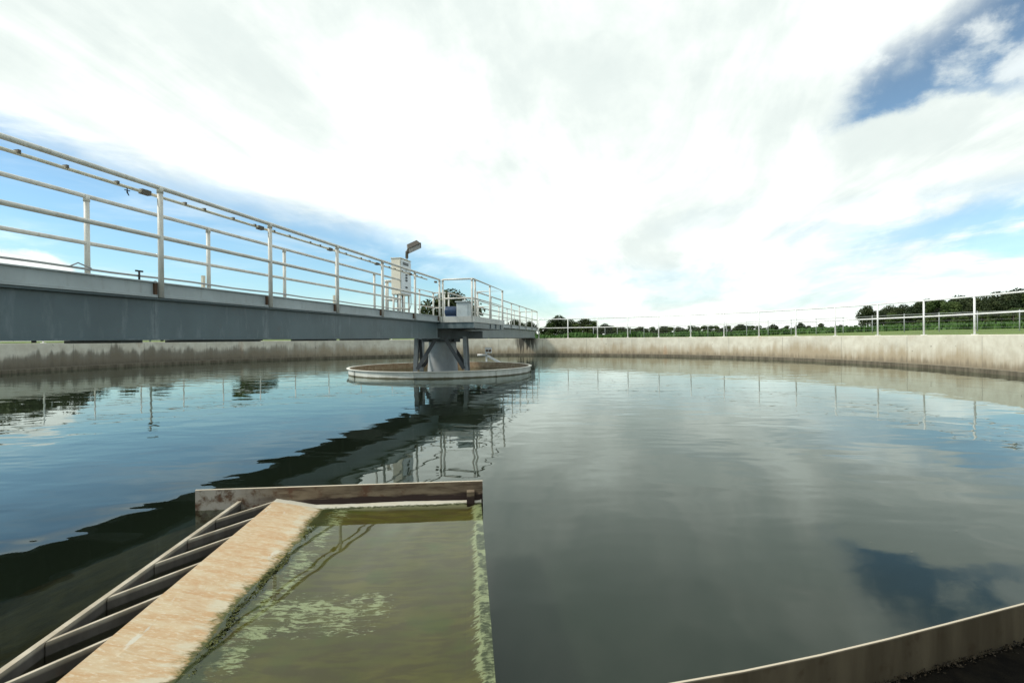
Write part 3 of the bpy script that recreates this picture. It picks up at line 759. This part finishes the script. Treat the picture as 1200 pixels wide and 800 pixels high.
# trees on the left, hidden behind the girder but mirrored in the water
for px, Y, h, v in ((-60, 62, 8.2, 0), (-10, 60, 7.6, 2), (40, 63, 7.4, 1), (85, 66, 6.6, 2), (150, 80, 6.2, 0), (190, 84, 6.6, 1), (285, 90, 8.2, 3), (306, 92, 7.4, 0), (-130, 66, 8.5, 1), (-200, 70, 8.8, 2), (-290, 72, 8, 0)):
    put_tree(px, Y, h, v, 'dark tree on the left bank, showing only as a reflection under the bridge girder', 'trees mirrored on the left', 1.1)

# tall green growth behind the fence
q = []; NQ = 15000
for k in range(NQ):
    az = R(random.uniform(2, 58)); d = random.uniform(82, 96); x = d*math.sin(az); y = d*math.cos(az); z = ground_z(x, y)
    q.append((x, y, z))
q = np.array(q); hh = rng.uniform(.35, 1.0, NQ)*(.75+.25*np.sin(q[:,0]*.7)); aa = rng.uniform(0, 6.28, NQ); ww = rng.uniform(.08, .22, NQ)
V = np.empty((NQ, 4, 3)); dx = np.stack([np.cos(aa)*ww, np.sin(aa)*ww, np.zeros(NQ)], 1); ln = rng.normal(size=(NQ, 3))*.15; ln[:, 2] = hh
V[:, 0] = q-dx; V[:, 1] = q+dx; V[:, 2] = q+dx*.5+ln; V[:, 3] = q-dx*.5+ln
me = bpy.data.meshes.new('tall_grass'); me.from_pydata(V.reshape(-1,3).tolist(), [], np.arange(NQ*4).reshape(-1,4).tolist()); me.materials.append(M['tallgrass'])
o = bpy.data.objects.new('tall_grass', me); col.objects.link(o); tag(o, 'band of tall dark green growth between the mown grass and the far trees', 'tall grass', kind='stuff')

# ------------------------------------------------------------------ field fence and the lamp post behind the bridge
pa, pb = Vector((52, 33, 0)), Vector((14, 88, 0)); nP = 25
fe = empty('field_fence', (pa.x, pa.y, ground_z(pa.x, pa.y)), 'thin grey wire fence with slim posts crossing the grass beyond the tank', 'fence')
tops = []; proto = None
for k in range(nP):
    p_ = pa.lerp(pb, k/(nP-1)); z = ground_z(p_.x, p_.y); tops.append((p_.x, p_.y, z+1.75))
    if proto is None:
        mb = MB(); mb.tube([(p_.x, p_.y, z-.3), (p_.x, p_.y, z+1.85)], .04, 8); proto = mb.build('post', M['galv'], fe); o0 = Vector((p_.x, p_.y, z))
    else:
        o = proto.copy(); o.parent = fe; o.matrix_parent_inverse = proto.matrix_parent_inverse; col.objects.link(o); o.location = Vector((p_.x, p_.y, z)) - o0
mb = MB(); mb.tube(tops, .025, 6); mb.build('top_rail', M['galv'], fe)
mb = MB()
mb = Each('wire', M['galv'], fe)
for dz in (.35, .7, 1.05, 1.4): mb.tube([(x, y, z-dz) for x, y, z in tops], .006, 4)
mb.done()

lp = empty('lamp_post', (-26.5, 37.5, ground_z(-26.5, 37.5)), 'slim grey lamp post on the left bank, seen only mirrored in the water', 'lamp post')
z0 = lp.location.z; mb = MB(); mb.tube([(-26.5, 37.5, z0-.2), (-26.5, 37.5, z0+4.5)], .07, 10); mb.build('pole', M['galv'], lp)
mb = MB(); mb.box((-26.3, 37.4, z0+4.5), (.7, .3, .14), Euler((0, R(-15), .3)).to_matrix()); mb.box((-26.6, 37.5, z0+4.3), (.16,.16,.3)); mb.build('lamp_head', M['lamp'], lp, .02)

# ------------------------------------------------------------------ sky
wd_ = bpy.data.worlds.new('World'); scene.world = wd_; wd_.use_nodes = True; n = NT(wd_.node_tree); n.n.clear()
out = n.new('ShaderNodeOutputWorld'); bg = n.new('ShaderNodeBackground'); n.l.new(bg.outputs[0], out.inputs[0])
STR = .10; bg.inputs['Strength'].default_value = STR
sky = n.new('ShaderNodeTexSky'); sky.sky_type = 'NISHITA'; sky.sun_disc = False
sky.sun_elevation = R(SUN_EL); sky.sun_rotation = R(SUN_AZ % 360); sky.air_density = 1.0; sky.dust_density = .6; sky.ozone_density = 1.0
tc = n.new('ShaderNodeTexCoord').outputs['Generated']; dx, dy, dz = n.sep(tc)
az = n.m('MULTIPLY', n.m('ARCTAN2', dx, dy), 180/math.pi); el = n.m('MULTIPLY', n.m('ARCSINE', dz), 180/math.pi)
zz = n.m('ADD', n.m('MAXIMUM', dz, 0.), .11); pl = n.comb(n.m('DIVIDE', dx, zz), n.m('DIVIDE', dy, zz), 0.)     # flat cloud deck
def curve(x, pts, lo=-180., hi=180., vmax=90.):
    c = n.new('ShaderNodeFloatCurve'); cv = c.mapping.curves[0]; c.mapping.use_clip = False
    P_ = [((a-lo)/(hi-lo), v/vmax) for a, v in pts]
    while len(cv.points) < len(P_): cv.points.new(.5, .5)
    for q_, (a, v) in zip(cv.points, P_): q_.location = (a, v); q_.handle_type = 'VECTOR'
    c.mapping.update(); n.put(c.inputs[1], n.m('DIVIDE', n.m('SUBTRACT', x, lo), hi-lo)); return n.m('MULTIPLY', c.outputs[0], vmax)
# the deck is combed into streaks that run away towards azimuth 10 degrees
ca, sa = math.cos(R(10)), math.sin(R(10)); px_, py_, _z = n.sep(pl)
across = n.m('SUBTRACT', n.m('MULTIPLY', px_, ca), n.m('MULTIPLY', py_, sa)); along = n.m('ADD', n.m('MULTIPLY', px_, sa), n.m('MULTIPLY', py_, ca))
st_ = n.comb(n.m('MULTIPLY', across, 1.25), n.m('MULTIPLY', along, .42), 3.7)
n1 = n.noise(st_, 1.5, 9, .58, .45); n2 = n.noise(st_, .62, 5, .5, .3); n3 = n.noise(n.scalev(n.comb(az, el, 0.), (.055, .26, 1)), 1., 8, .6, .5)
n4 = n.noise(n.scalev(n.comb(az, el, 0.), (.16, .22, 1)), 1., 9, .62, .2)
c1 = n.m('SUBTRACT', n1, .5); c3 = n.m('SUBTRACT', n3, .5); c4 = n.m('SUBTRACT', n4, .5)
# blue band low on the left
eb = curve(az, ((-180, 30), (-110, 26), (-70, 22), (-45, 18.8), (-37, 17.0), (-30, 15.4), (-18, 13.8), (-6, 11.2), (4, 6.6), (14, 2.8), (24, 0), (60, 0), (180, 8)))
d1 = n.m('ADD', n.m('SUBTRACT', eb, el), n.m('ADD', n.m('MULTIPLY', c3, 7.), n.m('MULTIPLY', c4, 3.)))
b1 = n.m('MULTIPLY', n.ss(d1, -.8, 3.6), n.m('MULTIPLY', n.ss(c3, .26, -.06, .6, 1.), .97))
b1 = n.m('MULTIPLY', b1, n.ss(n.m('ADD', el, n.m('MULTIPLY', c3, 4.)), .0, 5., .3, 1.))
# small cumulus low on the far left
cum = n.ss(n.m('ADD', n.m('SUBTRACT', curve(az, ((-180, 1), (-62, 2), (-52, 8.6), (-47, 8.6), (-44.6, 7.4), (-42.8, 7.8), (-40.6, 6.8), (-38, 3), (0, 0), (180, 0))), el), n.m('MULTIPLY', c4, 2.2)), 0., .7)
b1 = n.m('MULTIPLY', b1, n.m('SUBTRACT', 1., n.m('MULTIPLY', cum, .95)))
# deep blue wedge upper right
lo_ = curve(az, ((-180, 60), (26, 60), (28, 30), (30.5, 18.4), (33, 18.0), (36, 18.7), (40, 19.6), (45, 18.2), (52, 17), (70, 15), (120, 20), (180, 30)))
up_ = curve(az, ((-180, 0), (26, 0), (29, 12), (31, 20.0), (36, 24.0), (40, 25.8), (42.5, 27.2), (45, 29), (52, 38), (70, 50), (120, 50), (180, 44)))
w1 = n.ss(n.m('ADD', n.m('SUBTRACT', el, lo_), n.m('ADD', n.m('MULTIPLY', c4, 5.0), n.m('MULTIPLY', c1, .6))), -.5, 1.0)
w2 = n.ss(n.m('ADD', n.m('SUBTRACT', up_, el), n.m('ADD', n.m('MULTIPLY', c1, 4.), n.m('MULTIPLY', c4, 9.))), -2.6, 3.4)
wisp = n.ss(n.m('ADD', c1, n.m('MULTIPLY', c4, .7)), .0, .18, 1., .32)
b2 = n.m('MULTIPLY', n.m('MULTIPLY', n.m('MULTIPLY', w1, w2), n.ss(n.m('ADD', az, n.m('MULTIPLY', c4, 9.)), 29.5, 35.5, 0., .92)), wisp)
# thin streaky blue low on the right
b3 = n.m('MULTIPLY', n.ss(az, 20, 44), n.m('MULTIPLY', n.ss(el, 2.5, 6.), n.ss(el, 9.5, 13.5, 1., 0.)))
b3 = n.m('MULTIPLY', b3, n.m('MULTIPLY', n.ss(n.m('ADD', c3, n.m('MULTIPLY', c4, .4)), .20, -.08), .85))
# faint pale strip near the horizon, scattered thin spots overhead
b4 = n.m('MULTIPLY', n.m('MULTIPLY', n.ss(el, .5, 3.), n.ss(el, 6., 9., 1., 0.)), n.m('MULTIPLY', n.ss(c3, .1, -.15), .38))
b5 = n.m('MULTIPLY', n.ss(n.m('ADD', c1, n.m('MULTIPLY', n.m('SUBTRACT', n2, .5), 1.2)), .06, -.22, 0., .0), 1.)
b6 = n.m('MULTIPLY', n.ss(n.m('ABSOLUTE', az), 70, 100), n.m('MULTIPLY', n.ss(n.m('ADD', c1, n.m('MULTIPLY', n.m('SUBTRACT', n2, .5), 1.5)), .05, -.12), .8))
b7 = n.m('MULTIPLY', n.ss(n.m('ABSOLUTE', n.m('ADD', n.m('SUBTRACT', el, 12.3), n.m('ADD', n.m('MULTIPLY', n.m('SUBTRACT', az, 22.5), -.16), n.m('MULTIPLY', c4, 5.)))), .2, 1.9, 1., 0.), n.m('MULTIPLY', n.ss(n.m('ABSOLUTE', n.m('SUBTRACT', az, 21.5)), 1.5, 8.5, 1., 0.), .09))
blue = n.m('MAXIMUM', n.m('MAXIMUM', b1, n.m('MAXIMUM', b2, b7)), n.m('MAXIMUM', b3, n.m('MAXIMUM', b4, b6)), clamp=True)
# cloud brightness
g0 = n.m('ADD', n.m('ADD', n.m('MULTIPLY', n2, .5), n.m('MULTIPLY', n1, .45)), n.m('ADD', n.m('MULTIPLY', n4, .07), n.ss(el, 24, 9, -.045, .035)))
cb = n.m('ADD', n.m('MULTIPLY', n.ss(g0, .41, .66), .68), n.m('ADD', .945, n.m('MULTIPLY', c4, .14)))
cb = n.m('MAXIMUM', cb, n.ss(el, 17, 11, .86, .92))
tint = n.mix(n.ss(cb, .85, 1.2), (.885, .985, .955), (.955, 1.0, .95))
k = n.m('DIVIDE', cb, STR)
cl = n.scalev(tint, (1, 1, 1)); vm = n.new('ShaderNodeVectorMath', operation='SCALE'); n.l.new(cl, vm.inputs[0]); n.l.new(k, vm.inputs[3])
skyc = n.new('ShaderNodeVectorMath', operation='MULTIPLY'); n.l.new(sky.outputs[0], skyc.inputs[0]); sg = n.ss(el, 26, 11, 1., 1.46); n.l.new(n.comb(n.m('MULTIPLY', sg, .80), n.m('MULTIPLY', sg, 1.06), n.m('MULTIPLY', sg, 1.12)), skyc.inputs[1])
fin = n.mix(blue, vm.outputs[0], skyc.outputs[0]); n.l.new(fin, bg.inputs['Color'])

# ------------------------------------------------------------------ sun, camera, render settings
sl = bpy.data.lights.new('sun', 'SUN'); sl.energy = 3.0; sl.angle = R(8.0); sl.color = (1.0, .95, .86)
so = bpy.data.objects.new('sun', sl); col.objects.link(so)
sd = Vector((math.sin(R(SUN_AZ))*math.cos(R(SUN_EL)), math.cos(R(SUN_AZ))*math.cos(R(SUN_EL)), math.sin(R(SUN_EL))))
so.rotation_euler = sd.to_track_quat('Z', 'Y').to_euler(); so.location = (-30, -5, 30)
cam = bpy.data.cameras.new('camera'); cam.sensor_width = 36; cam.lens = 18.0; cam.clip_start = .05; cam.clip_end = 20000
co = bpy.data.objects.new('camera', cam); col.objects.link(co)
co.matrix_world = Matrix.Translation((0, 0, EYE)) @ Euler((R(90-.353), 0, 0)).to_matrix().to_4x4() @ Matrix.Rotation(R(-.53), 4, 'Z')
scene.camera = co
vs_ = scene.view_settings; vs_.view_transform = 'Standard'; vs_.look = 'None'; vs_.gamma = 1; vs_.exposure = 0.0; vs_.use_curve_mapping = False
scene.cycles.max_bounces = 8; scene.cycles.transparent_max_bounces = 16
